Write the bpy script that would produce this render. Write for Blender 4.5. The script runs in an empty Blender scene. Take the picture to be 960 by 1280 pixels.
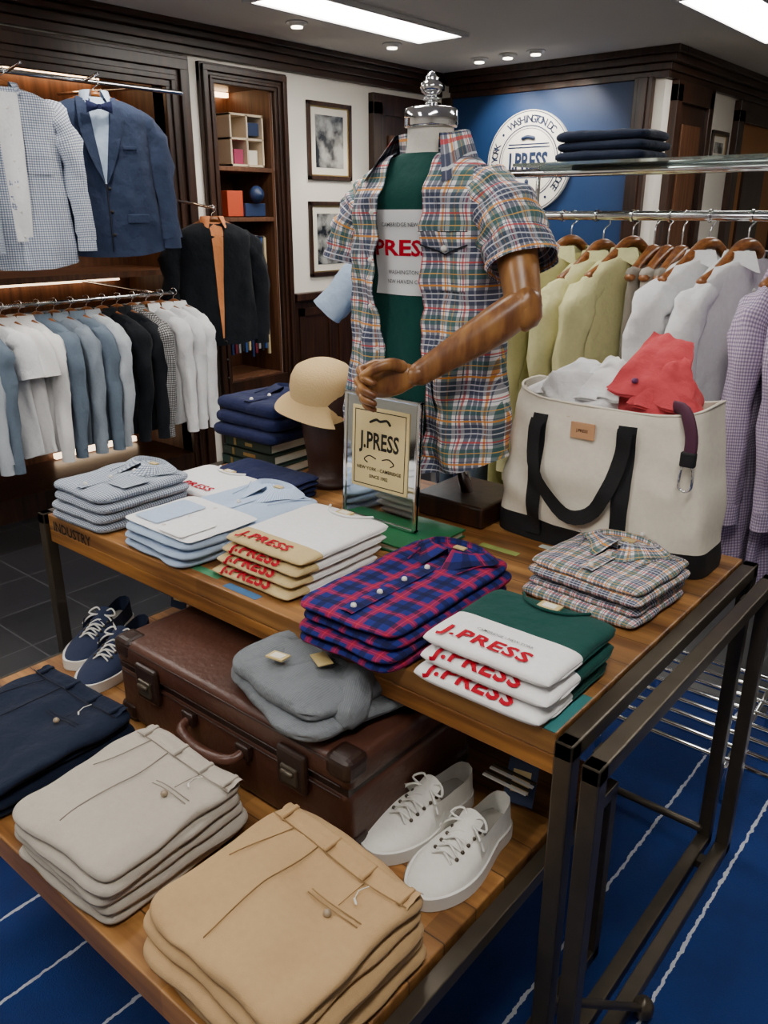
import bpy,bmesh,math,random
from mathutils import Vector,Matrix,noise
random.seed(5)
PI=math.pi
def lin(h):
    h=h.lstrip('#');r=[int(h[i:i+2],16)/255 for i in (0,2,4)]
    return tuple((c/12.92 if c<=.04045 else ((c+.055)/1.055)**2.4) for c in r)+(1,)
# ------------------------------------------------------------------ materials
def new(name):
    m=bpy.data.materials.new(name);m.use_nodes=True;nt=m.node_tree
    return m,nt,nt.nodes['Principled BSDF']
def N(nt,t,**k):
    n=nt.nodes.new(t)
    for a,v in k.items():setattr(n,a,v)
    return n
def mth(nt,op,a,b=None,c=None):
    n=N(nt,'ShaderNodeMath',operation=op)
    for i,v in enumerate((a,b,c)):
        if v is None:continue
        if isinstance(v,(int,float)):n.inputs[i].default_value=v
        else:nt.links.new(v,n.inputs[i])
    return n.outputs[0]
def mix(nt,f,a,b):
    n=N(nt,'ShaderNodeMixRGB')
    for i,v in enumerate((f,a,b)):
        if isinstance(v,(int,float)):n.inputs[i].default_value=v
        elif isinstance(v,tuple):n.inputs[i].default_value=v
        else:nt.links.new(v,n.inputs[i])
    return n.outputs[0]
def noi(nt,scale,vec=None,detail=3,stretch=None,coord='Object'):
    tc=N(nt,'ShaderNodeTexCoord');o=tc.outputs[coord]
    if stretch:
        mp=N(nt,'ShaderNodeMapping');mp.inputs['Scale'].default_value=stretch;nt.links.new(o,mp.inputs[0]);o=mp.outputs[0]
    n=N(nt,'ShaderNodeTexNoise');n.inputs['Scale'].default_value=scale;n.inputs['Detail'].default_value=detail
    nt.links.new(o,n.inputs['Vector']);return n.outputs['Fac']
def bumpit(nt,b,src,st,dist=.01):
    bp=N(nt,'ShaderNodeBump');bp.inputs['Strength'].default_value=st;bp.inputs['Distance'].default_value=dist
    nt.links.new(src,bp.inputs['Height']);nt.links.new(bp.outputs[0],b.inputs['Normal'])
def mat(name,col,rough=.6,metal=0,var=0,vs=6,bump=0,bs=60,bd=.003,spec=.5,emis=0,trans=0):
    m,nt,b=new(name);c=lin(col) if isinstance(col,str) else col
    b.inputs['Base Color'].default_value=c;b.inputs['Roughness'].default_value=rough;b.inputs['Metallic'].default_value=metal
    b.inputs['Specular IOR Level'].default_value=spec
    if var:
        k=noi(nt,vs);d=tuple(x*(1-var) for x in c[:3])+(1,);e=tuple(min(1,x*(1+var)) for x in c[:3])+(1,)
        nt.links.new(mix(nt,k,d,e),b.inputs['Base Color'])
    if bump:bumpit(nt,b,noi(nt,bs),bump,bd)
    if emis:b.inputs['Emission Color'].default_value=c;b.inputs['Emission Strength'].default_value=emis
    if trans:b.inputs['Transmission Weight'].default_value=trans
    return m
def cloth(name,col,rough=.85,var=.08,bump=.75,bs=20):
    m,nt,b=new(name);c=lin(col);b.inputs['Roughness'].default_value=rough;b.inputs['Specular IOR Level'].default_value=.25
    b.inputs['Sheen Weight'].default_value=.05
    k=noi(nt,90,detail=2);d=tuple(x*(1-var) for x in c[:3])+(1,);e=tuple(min(1,x*(1+var)) for x in c[:3])+(1,)
    nt.links.new(mix(nt,k,d,e),b.inputs['Base Color'])
    h=mth(nt,'ADD',noi(nt,bs,detail=4),mth(nt,'MULTIPLY',noi(nt,700,detail=1),.06))
    bumpit(nt,b,h,bump,.012);return m
def plaid(name,base,stripes,rough=.85,bump=.7,bs=20,scale=1):
    m,nt,b=new(name);tc=N(nt,'ShaderNodeTexCoord');sp=N(nt,'ShaderNodeSeparateXYZ');nt.links.new(tc.outputs['UV'],sp.inputs[0])
    cur=lin(base)
    for ax,per,off,w,col,al in stripes:
        per*=scale;off*=scale;w*=scale
        t=mth(nt,'FRACT',mth(nt,'ADD',mth(nt,'DIVIDE',mth(nt,'SUBTRACT',sp.outputs[ax],off),per),100.5))
        k=mth(nt,'LESS_THAN',mth(nt,'ABSOLUTE',mth(nt,'SUBTRACT',t,.5)),w/(2*per))
        cur=mix(nt,mth(nt,'MULTIPLY',k,al),cur,lin(col))
    nt.links.new(cur,b.inputs['Base Color'])
    b.inputs['Roughness'].default_value=rough;b.inputs['Specular IOR Level'].default_value=.25
    bumpit(nt,b,noi(nt,bs,detail=4),bump,.012);return m
def ging(name,base,col,p=.006,a=.62):
    return plaid(name,base,[(0,p,0,p/2,col,a),(1,p,0,p/2,col,a)])
def wood(name,c1,c2,ax=0,scale=3,rough=.45,plank=0,st=14,bump=.15):
    m,nt,b=new(name);s=[st,st,st];s[ax]=1
    k=noi(nt,scale,detail=6,stretch=tuple(s))
    r=N(nt,'ShaderNodeValToRGB');r.color_ramp.elements[0].position=.35;r.color_ramp.elements[1].position=.68
    r.color_ramp.elements[0].color=lin(c1);r.color_ramp.elements[1].color=lin(c2);nt.links.new(k,r.inputs[0]);cur=r.outputs[0]
    if plank:
        tc=N(nt,'ShaderNodeTexCoord');sp=N(nt,'ShaderNodeSeparateXYZ');nt.links.new(tc.outputs['Object'],sp.inputs[0])
        q=mth(nt,'DIVIDE',sp.outputs[1 if ax==0 else 0],plank);fl=mth(nt,'FLOOR',q)
        seg=mth(nt,'FLOOR',mth(nt,'ADD',mth(nt,'DIVIDE',sp.outputs[ax],plank*5),mth(nt,'MULTIPLY',fl,.37)))
        wn=N(nt,'ShaderNodeTexWhiteNoise',noise_dimensions='2D');cb=N(nt,'ShaderNodeCombineXYZ');nt.links.new(fl,cb.inputs[0]);nt.links.new(seg,cb.inputs[1]);nt.links.new(cb.outputs[0],wn.inputs['Vector'])
        hs=N(nt,'ShaderNodeHueSaturation');nt.links.new(mth(nt,'ADD',mth(nt,'MULTIPLY',wn.outputs['Value'],.6),.68),hs.inputs['Value']);nt.links.new(cur,hs.inputs['Color']);cur=hs.outputs[0]
        ln=mth(nt,'LESS_THAN',mth(nt,'FRACT',q),.03);cur=mix(nt,mth(nt,'MULTIPLY',ln,.8),cur,lin('#20140a'))
        gr=noi(nt,5,detail=5);cur=mix(nt,mth(nt,'MULTIPLY',gr,.35),cur,lin('#4a3420'))
    nt.links.new(cur,b.inputs['Base Color']);b.inputs['Roughness'].default_value=rough
    bumpit(nt,b,k,bump,.004);return m
# ------------------------------------------------------------------ builder
def cr(P,t):
    n=len(P)-1;i=min(int(t*n),n-1);u=t*n-i
    p0,p1,p2,p3=P[max(i-1,0)],P[i],P[i+1],P[min(i+2,n)]
    return .5*((2*p1)+(p2-p0)*u+(2*p0-5*p1+4*p2-p3)*u*u+(3*p1-p0-3*p2+p3)*u**3)
class B:
    def __init__(s,name):
        s.name=name;s.v=[];s.f=[];s.mi=[];s.uv=[];s.sm=[];s.mats=[];s.M=Matrix()
    def mid(s,m):
        if m not in s.mats:s.mats.append(m)
        return s.mats.index(m)
    def add(s,vs,fs,m,uvs=None,smooth=True):
        o=len(s.v);s.v+=[s.M@Vector(p) for p in vs]
        for k,f in enumerate(fs):
            s.f.append([i+o for i in f]);mm=m(k) if callable(m) else m
            s.mi.append(s.mid(mm));s.sm.append(smooth)
            if uvs:s.uv.append(uvs[k])
            else:
                p=[Vector(vs[i]) for i in f];n=(p[1]-p[0]).cross(p[2]-p[0]);a=max(range(3),key=lambda j:abs(n[j]))
                ii=[(1,2),(0,2),(0,1)][a];s.uv.append([(q[ii[0]],q[ii[1]]) for q in p])
    def grid(s,f,nu,nv,m,uvf=None,close=False,smooth=True):
        cu=nu if close else nu+1
        vs=[f(i/nu,j/nv) for j in range(nv+1) for i in range(cu)];fs=[];uv=[]
        uvf=uvf or (lambda a,b:(a,b))
        for j in range(nv):
            for i in range(nu):
                i2=(i+1)%cu if close else i+1
                fs.append([j*cu+i,j*cu+i2,(j+1)*cu+i2,(j+1)*cu+i])
                uv.append([uvf(i/nu,j/nv),uvf((i+1)/nu,j/nv),uvf((i+1)/nu,(j+1)/nv),uvf(i/nu,(j+1)/nv)])
        s.add(vs,fs,m,uv,smooth)
    def tube(s,pts,rad,m,n=10,sub=4,up=None,cap=True,wob=0,seed=0):
        P=[Vector(p) for p in pts]
        if not isinstance(rad,(list,tuple)):rad=[rad]*len(P)
        R=[Vector((r[0],r[1],0)) if isinstance(r,(list,tuple)) else Vector((r,r,0)) for r in rad]
        K=(len(P)-1)*sub;c=[cr(P,i/K) for i in range(K+1)] if sub>1 else P
        rr=[cr(R,i/K) for i in range(K+1)] if sub>1 else R
        K=len(c)-1
        if up is None:
            d=c[-1]-c[0];
            if d.length<1e-5:d=c[len(c)//2]-c[0]
            up=[Vector((1,0,0)),Vector((0,1,0)),Vector((0,0,1))][min(range(3),key=lambda j:abs(d[j]))]
        up=Vector(up);vs=[];L=[0]
        if cap:
            t0=(c[1]-c[0]).normalized();t1=(c[-1]-c[-2]).normalized();a=min(rr[0].x,rr[0].y);e=min(rr[-1].x,rr[-1].y)
            c=[c[0]-t0*a*.8,c[0]-t0*a*.5]+c+[c[-1]+t1*e*.5,c[-1]+t1*e*.8];rr=[rr[0]*.05,rr[0]*.7]+rr+[rr[-1]*.7,rr[-1]*.05]
        K=len(c)-1
        for i in range(K+1):
            t=(c[min(i+1,K)]-c[max(i-1,0)]).normalized();sd=t.cross(up)
            if sd.length<1e-4:sd=t.cross(Vector((.3,.5,.8)))
            sd.normalize();u2=sd.cross(t)
            if i:L.append(L[-1]+(c[i]-c[i-1]).length)
            for k in range(n):
                a=2*PI*k/n;w=1+(wob*noise.noise(Vector((math.cos(a)*1.3+seed,math.sin(a)*1.3,i*.45+seed))) if wob else 0)
                vs.append(c[i]+sd*math.cos(a)*rr[i].x*w+u2*math.sin(a)*rr[i].y*w)
        fs=[];uv=[];r0=max(rr[len(rr)//2].x,rr[len(rr)//2].y)
        for i in range(K):
            for k in range(n):
                fs.append([i*n+k,i*n+(k+1)%n,(i+1)*n+(k+1)%n,(i+1)*n+k])
                x0=2*PI*k/n*r0;x1=2*PI*(k+1)/n*r0;uv.append([(x0,L[i]),(x1,L[i]),(x1,L[i+1]),(x0,L[i+1])])
        s.add(vs,fs,m,uv)
    def rod(s,a,b,r,m,n=10):s.tube([a,b],r,m,n=n,sub=1)
    def box(s,x0,x1,y0,y1,z0,z1,m,bev=0,seg=2):
        bm=bmesh.new();bmesh.ops.create_cube(bm,size=1)
        for v in bm.verts:v.co=Vector(((x0+x1)/2+v.co.x*(x1-x0),(y0+y1)/2+v.co.y*(y1-y0),(z0+z1)/2+v.co.z*(z1-z0)))
        if bev:bmesh.ops.bevel(bm,geom=bm.edges[:],offset=bev,segments=seg,affect='EDGES',profile=.5)
        bm.verts.index_update();s.add([v.co[:] for v in bm.verts],[[v.index for v in f.verts] for f in bm.faces],m,None,seg>3);bm.free()
    def lathe(s,prof,c,m,n=24):
        s.grid(lambda a,b:(c[0]+pr(prof,b)[0]*math.cos(2*PI*a),c[1]+pr(prof,b)[0]*math.sin(2*PI*a),c[2]+pr(prof,b)[1]),n,len(prof)-1,m,close=True)
    def slab(s,cx,cy,z0,w,d,h,m,rot=0,seed=0,n=22,wr=.003,m2=None,split=0,ex=9,edge=.02,cor=.05,warp=0,ws=0):
        ns=lambda x,y,k=1:noise.noise(Vector((x*k+seed*7.3,y*k,seed*1.7)))
        S=[math.sin(PI/2*(-1+2*i/n)) for i in range(n+1)];cr_,sr=math.cos(rot),math.sin(rot);vs=[];fs=[];uvv=[]
        for top in (1,-1):
            for sy in S:
                for sx in S:
                    zf=max(0,(1-abs(sx)**ex)*(1-abs(sy)**ex))**.45
                    lx=w/2*sx*(1-cor*sy**12+edge*ns(sx*.6,sy*2));ly=d/2*sy*(1-cor*sx**12+edge*ns(sx*2+5,sy*.6))
                    z=z0+h/2+top*h/2*zf+(wr*(ns(lx*14,ly*14)+.6*ns(lx*35,ly*20+3)) *zf if top>0 else 0)
                    if warp:z+=warp*(noise.noise(Vector((lx*7+ws,ly*7,ws)))+.5*noise.noise(Vector((lx*16+ws,ly*13,ws+4))))-warp*.6*(sx*sx*sy*sy)
                    vs.append((cx+lx*cr_-ly*sr,cy+lx*sr+ly*cr_,z))
                    e=(1-zf)*h*.5;uvv.append((lx+e*(1 if sx>0 else -1)*abs(sx)**9+seed*.013,ly+e*(1 if sy>0 else -1)*abs(sy)**9*(1 if top>0 else 2)+seed*.017))
        q=n+1;sel=[]
        for t in (0,1):
            for j in range(n):
                for i in range(n):
                    a=t*q*q+j*q+i;f=[a,a+1,a+q+1,a+q]
                    if t:f.reverse()
                    fs.append(f);sel.append(S[j]*d/2 <split)
        mm=(lambda k:m2 if sel[k] else m) if m2 else m
        s.add(vs,fs,mm,[[uvv[i] for i in f] for f in fs])
    def text(s,body,size,m,fn,bold=.02,cut=0,ext=0,align='CENTER',sx=1,sp=1):
        cu=bpy.data.curves.new('t','FONT');cu.body=body;cu.size=size;cu.align_x=align;cu.offset=bold*size;cu.extrude=ext;cu.resolution_u=2;cu.space_character=sp
        o=bpy.data.objects.new('t',cu);bpy.context.collection.objects.link(o);bpy.context.view_layer.update()
        me=bpy.data.meshes.new_from_object(o.evaluated_get(bpy.context.evaluated_depsgraph_get()))
        bm=bmesh.new();bm.from_mesh(me)
        for v in bm.verts:v.co.x*=sx
        if cut:
            for ax in (0,1):
                lo=min(v.co[ax] for v in bm.verts);hi=max(v.co[ax] for v in bm.verts);x=lo+cut
                no=(1,0,0) if ax==0 else (0,1,0)
                while x<hi:
                    bmesh.ops.bisect_plane(bm,geom=bm.verts[:]+bm.edges[:]+bm.faces[:],plane_co=(x,0,0) if ax==0 else (0,x,0),plane_no=no);x+=cut
        bm.verts.index_update()
        s.add([fn(v.co.x,v.co.y,v.co.z) for v in bm.verts],[[v.index for v in f.verts] for f in bm.faces],m,None,False)
        bm.free();bpy.data.objects.remove(o);bpy.data.meshes.remove(me)
    def obj(s,parent=None):
        me=bpy.data.meshes.new(s.name);me.from_pydata([tuple(p) for p in s.v],[],s.f)
        for m in s.mats:me.materials.append(m)
        uvl=me.uv_layers.new(name='UVMap')
        flat=[];
        for u in s.uv:
            for q in u:flat+=[q[0],q[1]]
        uvl.data.foreach_set('uv',flat);me.polygons.foreach_set('material_index',s.mi);me.polygons.foreach_set('use_smooth',s.sm)
        me.update();o=bpy.data.objects.new(s.name,me);bpy.context.collection.objects.link(o)
        if parent:o.parent=parent
        return o
def pr(prof,b):
    i=min(int(round(b*(len(prof)-1))),len(prof)-1);return prof[i]
T=Matrix.Translation
def RZ(d):return Matrix.Rotation(math.radians(d),4,'Z')
def RX(d):return Matrix.Rotation(math.radians(d),4,'X')
def RY(d):return Matrix.Rotation(math.radians(d),4,'Y')
# ------------------------------------------------------------------ palette
DW=wood('dark_walnut','#1f120c','#402517',2,3,.35)
DWX=wood('dark_walnut_h','#1f120c','#402517',1,3,.35)
MW=wood('niche_wood','#4a2c1a','#6d452b',2,3,.5)
WALL=mat('plaster_cream','#f1ebdf',.8,var=.02,bump=.05)
CEIL=mat('ceiling_paint','#e6e2dc',.9,var=.02)
BLUE=mat('blue_panel','#103463',.45,var=.3,vs=2.5)
TOPW=wood('reclaimed_wood','#724720','#bb8548',0,2.5,.42,plank=.085)
EDGE=wood('edge_wood','#6b4118','#ab7332',0,3,.5)
STEEL=mat('gunmetal','#544c41',.36,.6,var=.3,vs=20)
CHROME=mat('chrome','#e4e5e8',.1,1)
GOLD=mat('brass','#b39a62',.3,.9)
BLACK=mat('black_web','#0c0d12',.7,bump=.3,bs=300)
INK=mat('black_ink','#16110c',.8)
RED=mat('red_print','#a80a26',.7,spec=.1)
GREYP=mat('grey_print','#565b60',.7)
WHITE=cloth('white_cotton','#e8e8ea')
WH2=cloth('white_jersey','#ecebeb',bs=12,bump=.5)
GREEN=cloth('forest_green_jersey','#06403a',bs=12)
GREEN2=mat('green_board','#1f6a40',.3)
NAVY=cloth('navy_cotton','#121b42')
NAVY2=cloth('navy_chino','#0f1a30')
DENIM=cloth('navy_blazer_wool','#28344f')
CARD=cloth('dark_navy_knit','#0c1119')
ORNG=cloth('orange_linen','#d98a55')
LBL=cloth('light_blue_oxford','#a9bdd8')
LB2=cloth('pale_blue_cotton','#b9c1ca')
CHAM=cloth('chambray','#667586')
GBL=cloth('grey_blue_cotton','#8b97a4')
GRY=cloth('stone_chino','#b0a89c',bs=9)
KHK=cloth('khaki_chino','#b39369',bs=9)
GSW=plaid('grey_fleece','#6c7176',[(0,.004,0,.001,'#84898e',.5)],bs=40,bump=.8)
YEL=cloth('pale_lime_linen','#d2ce98');OLV=cloth('olive_cotton','#98945c');TAUPE=cloth('taupe_cotton','#8b8378')
CREAM=cloth('tan_jersey','#c8b07e')
CANV=cloth('natural_canvas','#e9e1d0',bs=7,bump=.7)
CORAL=cloth('coral_cotton','#cc4a52')
STRAW=mat('tan_straw','#c8a976',.8,bump=.6,bs=200)
LEATH=mat('brown_leather','#482a1f',.36,var=.55,vs=7,bump=.5,bs=60)
LEATH2=mat('dark_leather','#2a1812',.4,var=.3,vs=9,bump=.4,bs=80)
PATCH=mat('leather_patch','#c9986f',.6)
TAN=mat('tag_tan','#c9b27a',.6)
CREAMP=mat('cream_card','#dec890',.6)
PAPER=mat('paper','#e8e2d4',.7)
WOODARM=wood('polished_arm_wood','#6c4226','#a67540',2,6,.33,st=6,bump=.05)
HANG=wood('hanger_wood','#6a3b1c','#99602f',1,8,.3)
RUB=mat('white_rubber','#e0ded8',.5)
CANW=cloth('white_canvas','#dfddd6',bump=.4);CANN=cloth('navy_canvas','#27304a',bump=.4)
BTN=mat('button','#e9e6e0',.3);BTB=mat('button_tan','#9c8b74',.3)
NGLD=mat('navy_seam','#0a0f1c',.8)
SEAMG=mat('seam_grey','#857c70',.8);SEAMK=mat('seam_khaki','#8a6c44',.8)
def madras(name,s,k0=1):
    L=[]
    for ax,p,k in ((0,.100,1),(1,.106,.86)):
        k*=k0
        L+=[(ax,p,0,.034,'#10264e',.80*k),(ax,p,p*.5,.022,'#0a5456',.80*k),(ax,p,p*.245,.0045,'#e0902c',.9),(ax,p,p*.75,.004,'#c4363a',.8),(ax,p,p*.69,.002,'#1c2c58',.85),(ax,p,p*.30,.002,'#1c2c58',.75),(ax,p,-.006,.0028,'#dfe2ea',.85),(ax,p,.007,.0028,'#dfe2ea',.7),(ax,p,p*.5,.002,'#e9b24c',.85)]
    return plaid(name,'#efedef',L,scale=s)
MADR=madras('madras',.92);MADS=madras('madras_small',.60,.95)
REDP=plaid('navy_red_plaid','#19236c',[(0,.062,0,.015,'#960f2a',.60),(1,.062,0,.014,'#960f2a',.55),(0,.062,.031,.014,'#080c2e',.65),(1,.062,.031,.014,'#080c2e',.65),(0,.062,.0,.0018,'#d03048',.45),(1,.062,.0,.0018,'#d03048',.45)])
GNG=ging('gingham_blue','#d8e0e8','#2a456a',.0065)
GN2=ging('gingham_navy','#e2e8f0','#2b4674',.010,.6)
GNP=ging('gingham_purple','#dccde0','#5a4178',.008,.52)
GNK=ging('gingham_black','#b8b8b8','#202024',.010,.75)
STB=plaid('blue_stripe','#9db4d6',[(0,.004,0,.0014,'#dfe8f4',.7)])
# ------------------------------------------------------------------ garment helpers
def torso(b,m,W,Ln,Tk,flare=0,seed=0,gap=None,neck=.06,sh=.05,fold=.008,e=.75,nu=44,nv=26,hem=0,top=.15,nt=.045,wk=0):
    def prof(t):
        if t<top:
            q=t/top;return neck+(W-neck)*q**.8,nt+(Tk-nt)*q,-sh*q**1.4
        q=(t-top)/(1-top);return W*(1-.06*math.sin(PI*min(1,q*1.3)))+flare*q,Tk*(1-.12*q),-sh-(Ln-sh)*q
    def pt(th,t):
        rx,ry,z=prof(t);q=max(0,(t-top)/(1-top));sn,cs=math.sin(th),math.cos(th)
        x=rx*math.copysign(abs(sn)**e,sn);y=-ry*math.copysign(abs(cs)**e,cs)
        k=fold*(.25+q)*math.sin(x*55+seed+2.5*math.sin(z*7+seed))+fold*.9*noise.noise(Vector((x*9,z*6+seed,cs*2)))
        if wk:k+=wk*noise.noise(Vector((x*16+z*9,z*20-x*6,cs+seed)))
        y+=math.copysign(1,-cs)*k*min(1,abs(cs)*1.5)
        x+=fold*.9*noise.noise(Vector((z*8,seed,sn*2)))*q
        if hem:z+=hem*q**6*(abs(sn)**2)
        return (x,y,z)
    def g2(t):
        if not gap:return 0,0
        rx=prof(t)[0];l,r=gap(t);return math.asin(min(.98,(l/rx))**(1/e)),math.asin(min(.98,(r/rx))**(1/e))
    def f(a,t):
        l,r=g2(t);return pt(r+(2*PI-r-l)*a,t)
    def uvf(a,t):
        l,r=g2(t);th=r+(2*PI-r-l)*a;p=pt(th,t);u=p[0] if math.cos(th)>0 else (math.copysign(2*W*1.1,p[0])-p[0]);return(u,p[2])
    b.grid(f,nu,nv,m,uvf,close=gap is None)
    def front(x,z):
        if -z<sh:
            q=(max(0,-z)/sh)**(1/1.4);t=q*top
        else:t=top+(1-top)*(-z-sh)/(Ln-sh)
        rx,ry,_=prof(min(1,t));r=min(.999,abs(x)/rx);s=r**(1/e);th=math.copysign(math.asin(s),x);return pt(th,min(1,t))[1]
    return front
def qp(b,fr,c,m,off=.004,n=6,uvs=1):
    c=[Vector((p[0],p[1])) for p in c]
    def g(a,t):return c[0].lerp(c[1],a).lerp(c[3].lerp(c[2],a),t)
    b.grid(lambda a,t:(g(a,t).x,fr(g(a,t).x,g(a,t).y)-off,g(a,t).y),n,n,m,lambda a,t:(g(a,t).x*uvs,g(a,t).y*uvs))
def collar(b,m,c,rx=.062,ry=.05,st=.032,fall=.04,pt=.045,op=22,flat=1,out=.3,fw=.55,hi=0):
    def f(a,t):
        d=op+(360-2*op)*a;th=math.radians(d);e=min(d-op,360-op-d);w=math.exp(-(e/24)**2)
        s_=st*(1-hi*math.exp(-(e/50)**2))
        if t<.34:r=.95;z=0
        elif t<.5:r=1.0;z=s_
        elif t<.8:r=1.12;z=s_*.95
        else:r=1+out+w*pt/.06*.3;z=s_-fall-w*pt*.55*flat
        x=rx*r*math.sin(th);y=-ry*r*math.cos(th)
        if t>.8:y-=w*pt*(fw if flat==1 else .9);x+=math.copysign(w*.012,x)
        return (c[0]+x,c[1]+y,c[2]+z)
    tt=[0,.4,.6,1]
    b.grid(lambda a,t:f(a,tt[int(round(t*3))]),40,3,m,lambda a,t:(a*.4,t*.1))
def hanger(b,W=.2,hook=.07,m=None,hz=0):
    m=m or HANG
    b.tube([(-W,0,-.055),(-W*.6,0,-.02),(-W*.2,0,.005+hz),(0,0,.014+hz),(W*.2,0,.005+hz),(W*.6,0,-.02),(W,0,-.055)],[(.010,.016),(.012,.014),(.014,.018),(.016,.022),(.014,.018),(.012,.014),(.010,.016)],m,n=8,up=(0,1,0))
    b.tube([(0,0,.01+hz),(0,0,hook-.03),(0.022,0,hook-.012),(.012,0,hook+.012),(-.014,0,hook+.008)],.0022,CHROME,n=6,up=(0,1,0))
def hshirt(b,m,W=.21,Ln=.7,Tk=.045,slv='long',seed=0,col=True,nu=36,nv=18,flare=.02,but=True,hg=True,fold=.009,slm=None,spread=.03,hook=.07,sr=1,hz=0,shd=.06):
    fr=torso(b,m,W,Ln,Tk,flare,seed,nu=nu,nv=nv,fold=fold,hem=.03,wk=.006,sh=shd)
    for sx in (-1,1):
        j=random.uniform(-.02,.03)
        if slv=='long':
            b.tube([(sx*(W-.06),0,-shd-.002),(sx*(W-.01),0,-.045-shd),(sx*(W+spread*.7),-.005,-.2),(sx*(W+spread),-.012,-.38),(sx*(W+spread*.8+j),-.03,-.6)],[(.03*sr,.03),(.052*sr,.042),(.052*sr,.04),(.043*sr,.032),(.036*sr,.024)],slm or m,n=16,up=(0,1,0),wob=.5,seed=seed+sx,cap=False)
            b.tube([(sx*(W+spread*.8+j),-.03,-.59),(sx*(W+spread*.8+j),-.03,-.645)],[(.037*sr,.026),(.038*sr,.027)],slm or m,n=14,sub=2,up=(0,1,0),cap=False)
        elif slv=='short':
            b.tube([(sx*(W-.06),0,-.06),(sx*(W-.005),0,-.105),(sx*(W+spread+.01),-.01,-.24)],[(.035,.035),(.06,.045),(.068,.048)],slm or m,n=14,up=(0,1,0),wob=.3,seed=seed,cap=False)
    if col:collar(b,m,(0,0,-.01),.06,.042,.03,.03,.04)
    if but:
        qp(b,fr,[(-.014,-.03),(.014,-.03),(.014,-Ln*.97),(-.014,-Ln*.97)],m,.003,8)
        for i in range(6):
            z=-.08-i*.1;y=fr(0,z)-.006;b.tube([(0,y,z),(0,y-.002,z)],.0055,BTN,n=8,sub=1)
    if hg:hanger(b,W*.85,hook,hz=hz)
    return fr
def empty(name,loc=(0,0,0)):
    e=bpy.data.objects.new(name,None);e.location=loc;e.empty_display_size=.05;bpy.context.collection.objects.link(e);return e
# ================================================================== ROOM
H=2.43
b=B('floor')
m,nt,bs_=new('dark_tile');tc=N(nt,'ShaderNodeTexCoord');br=N(nt,'ShaderNodeTexBrick');nt.links.new(tc.outputs['Object'],br.inputs[0])
br.inputs['Color1'].default_value=lin('#1f1f22');br.inputs['Color2'].default_value=lin('#29292d');br.inputs['Mortar'].default_value=lin('#48484c')
br.inputs['Scale'].default_value=1;br.inputs['Brick Width'].default_value=.3;br.inputs['Row Height'].default_value=.3;br.inputs['Mortar Size'].default_value=.003;br.offset=0
nt.links.new(br.outputs[0],bs_.inputs['Base Color']);bs_.inputs['Roughness'].default_value=.28
b.box(-4.6,2.6,-2.6,9,-.1,0,m);b.obj()
m,nt,bs_=new('blue_striped_carpet');tc=N(nt,'ShaderNodeTexCoord');sp=N(nt,'ShaderNodeSeparateXYZ');nt.links.new(tc.outputs['Object'],sp.inputs[0])
wob=mth(nt,'MULTIPLY',mth(nt,'SUBTRACT',noi(nt,60),.5),.012)
t=mth(nt,'FRACT',mth(nt,'ADD',mth(nt,'DIVIDE',mth(nt,'ADD',mth(nt,'ADD',sp.outputs[0],.36),wob),.2),50.5))
k=mth(nt,'LESS_THAN',mth(nt,'ABSOLUTE',mth(nt,'SUBTRACT',t,.5)),.018)
base=mix(nt,noi(nt,9),lin('#0a2a68'),lin('#134094'));fine=mix(nt,mth(nt,'MULTIPLY',noi(nt,400),.5),base,lin('#061c4e'))
nt.links.new(mix(nt,k,fine,lin('#d2d8e4')),bs_.inputs['Base Color']);bs_.inputs['Roughness'].default_value=.95
bumpit(nt,bs_,noi(nt,350),.8,.006)
b=B('striped_rug');b.box(-2.2,1.6,-1.6,2.45,0.0005,.010,m);b.obj()
b=B('ceiling');b.box(-4.6,2.6,-2.6,9,H,H+.1,CEIL);b.obj()
b=B('wall_left')
b.box(-4.1,-4,-2.6,.3,0,H,WALL);b.box(-4.1,-4,.3,2.95,2.24,H,WALL)
b.box(-4.1,-4,2.95,3.25,0,H,WALL);b.box(-4.1,-4,3.25,3.72,2.22,H,WALL);b.box(-4.1,-4,3.25,3.72,0,.5,WALL);b.box(-4.1,-4,3.72,5.45,0,H,WALL)
b.obj()
def frame(b,x,y0,y1,z0,z1,w,m,bottom=False):
    for (a,c_,o) in ((0,w,.03),(w*.12,w*.45,.05),(w*.62,w*.8,.042)):
        b.box(x,x+o,y0+a,y0+c_,z0,z1-a,m,.004);b.box(x,x+o,y1-c_,y1-a,z0,z1-a,m,.004);b.box(x,x+o+.001,y0+a,y1-a,z1-c_,z1-a,m,.004)
b=B('wardrobe_alcove')
b.box(-4.52,-4.5,.3,2.95,0,2.26,MW);b.box(-4.5,-4,.28,.3,0,2.26,MW);b.box(-4.5,-4,2.95,2.97,0,2.26,MW);b.box(-4.5,-4,.3,2.95,2.24,2.26,DW);b.box(-4.5,-3.98,.3,2.95,0,.12,DW)
b.box(-4.5,-3.99,.3,2.95,1.17,1.20,MW)
frame(b,-4,.2,3.1,0,2.28,.16,DW)
WL=mat('warm_tube','#ffcf9a',.5,emis=10);WL2=mat('warm_tube_dim','#ffdcb4',.5,emis=4)
b.box(-4.47,-4.44,.4,2.85,2.17,2.2,WL);b.box(-4.48,-4.45,.4,2.85,1.12,1.15,WL2);b.box(-4.48,-4.45,2.3,2.85,.13,.16,WL2)
b.obj()
b=B('display_niche')
b.box(-4.4,-4.38,3.27,3.7,.1,2.2,MW);b.box(-4.38,-4.0,3.25,3.27,.1,2.2,MW);b.box(-4.38,-4.0,3.70,3.72,.1,2.2,MW);b.box(-4.38,-4.0,3.27,3.7,2.19,2.22,DW)
frame(b,-4,3.17,3.82,0,2.27,.1,DW)
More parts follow.
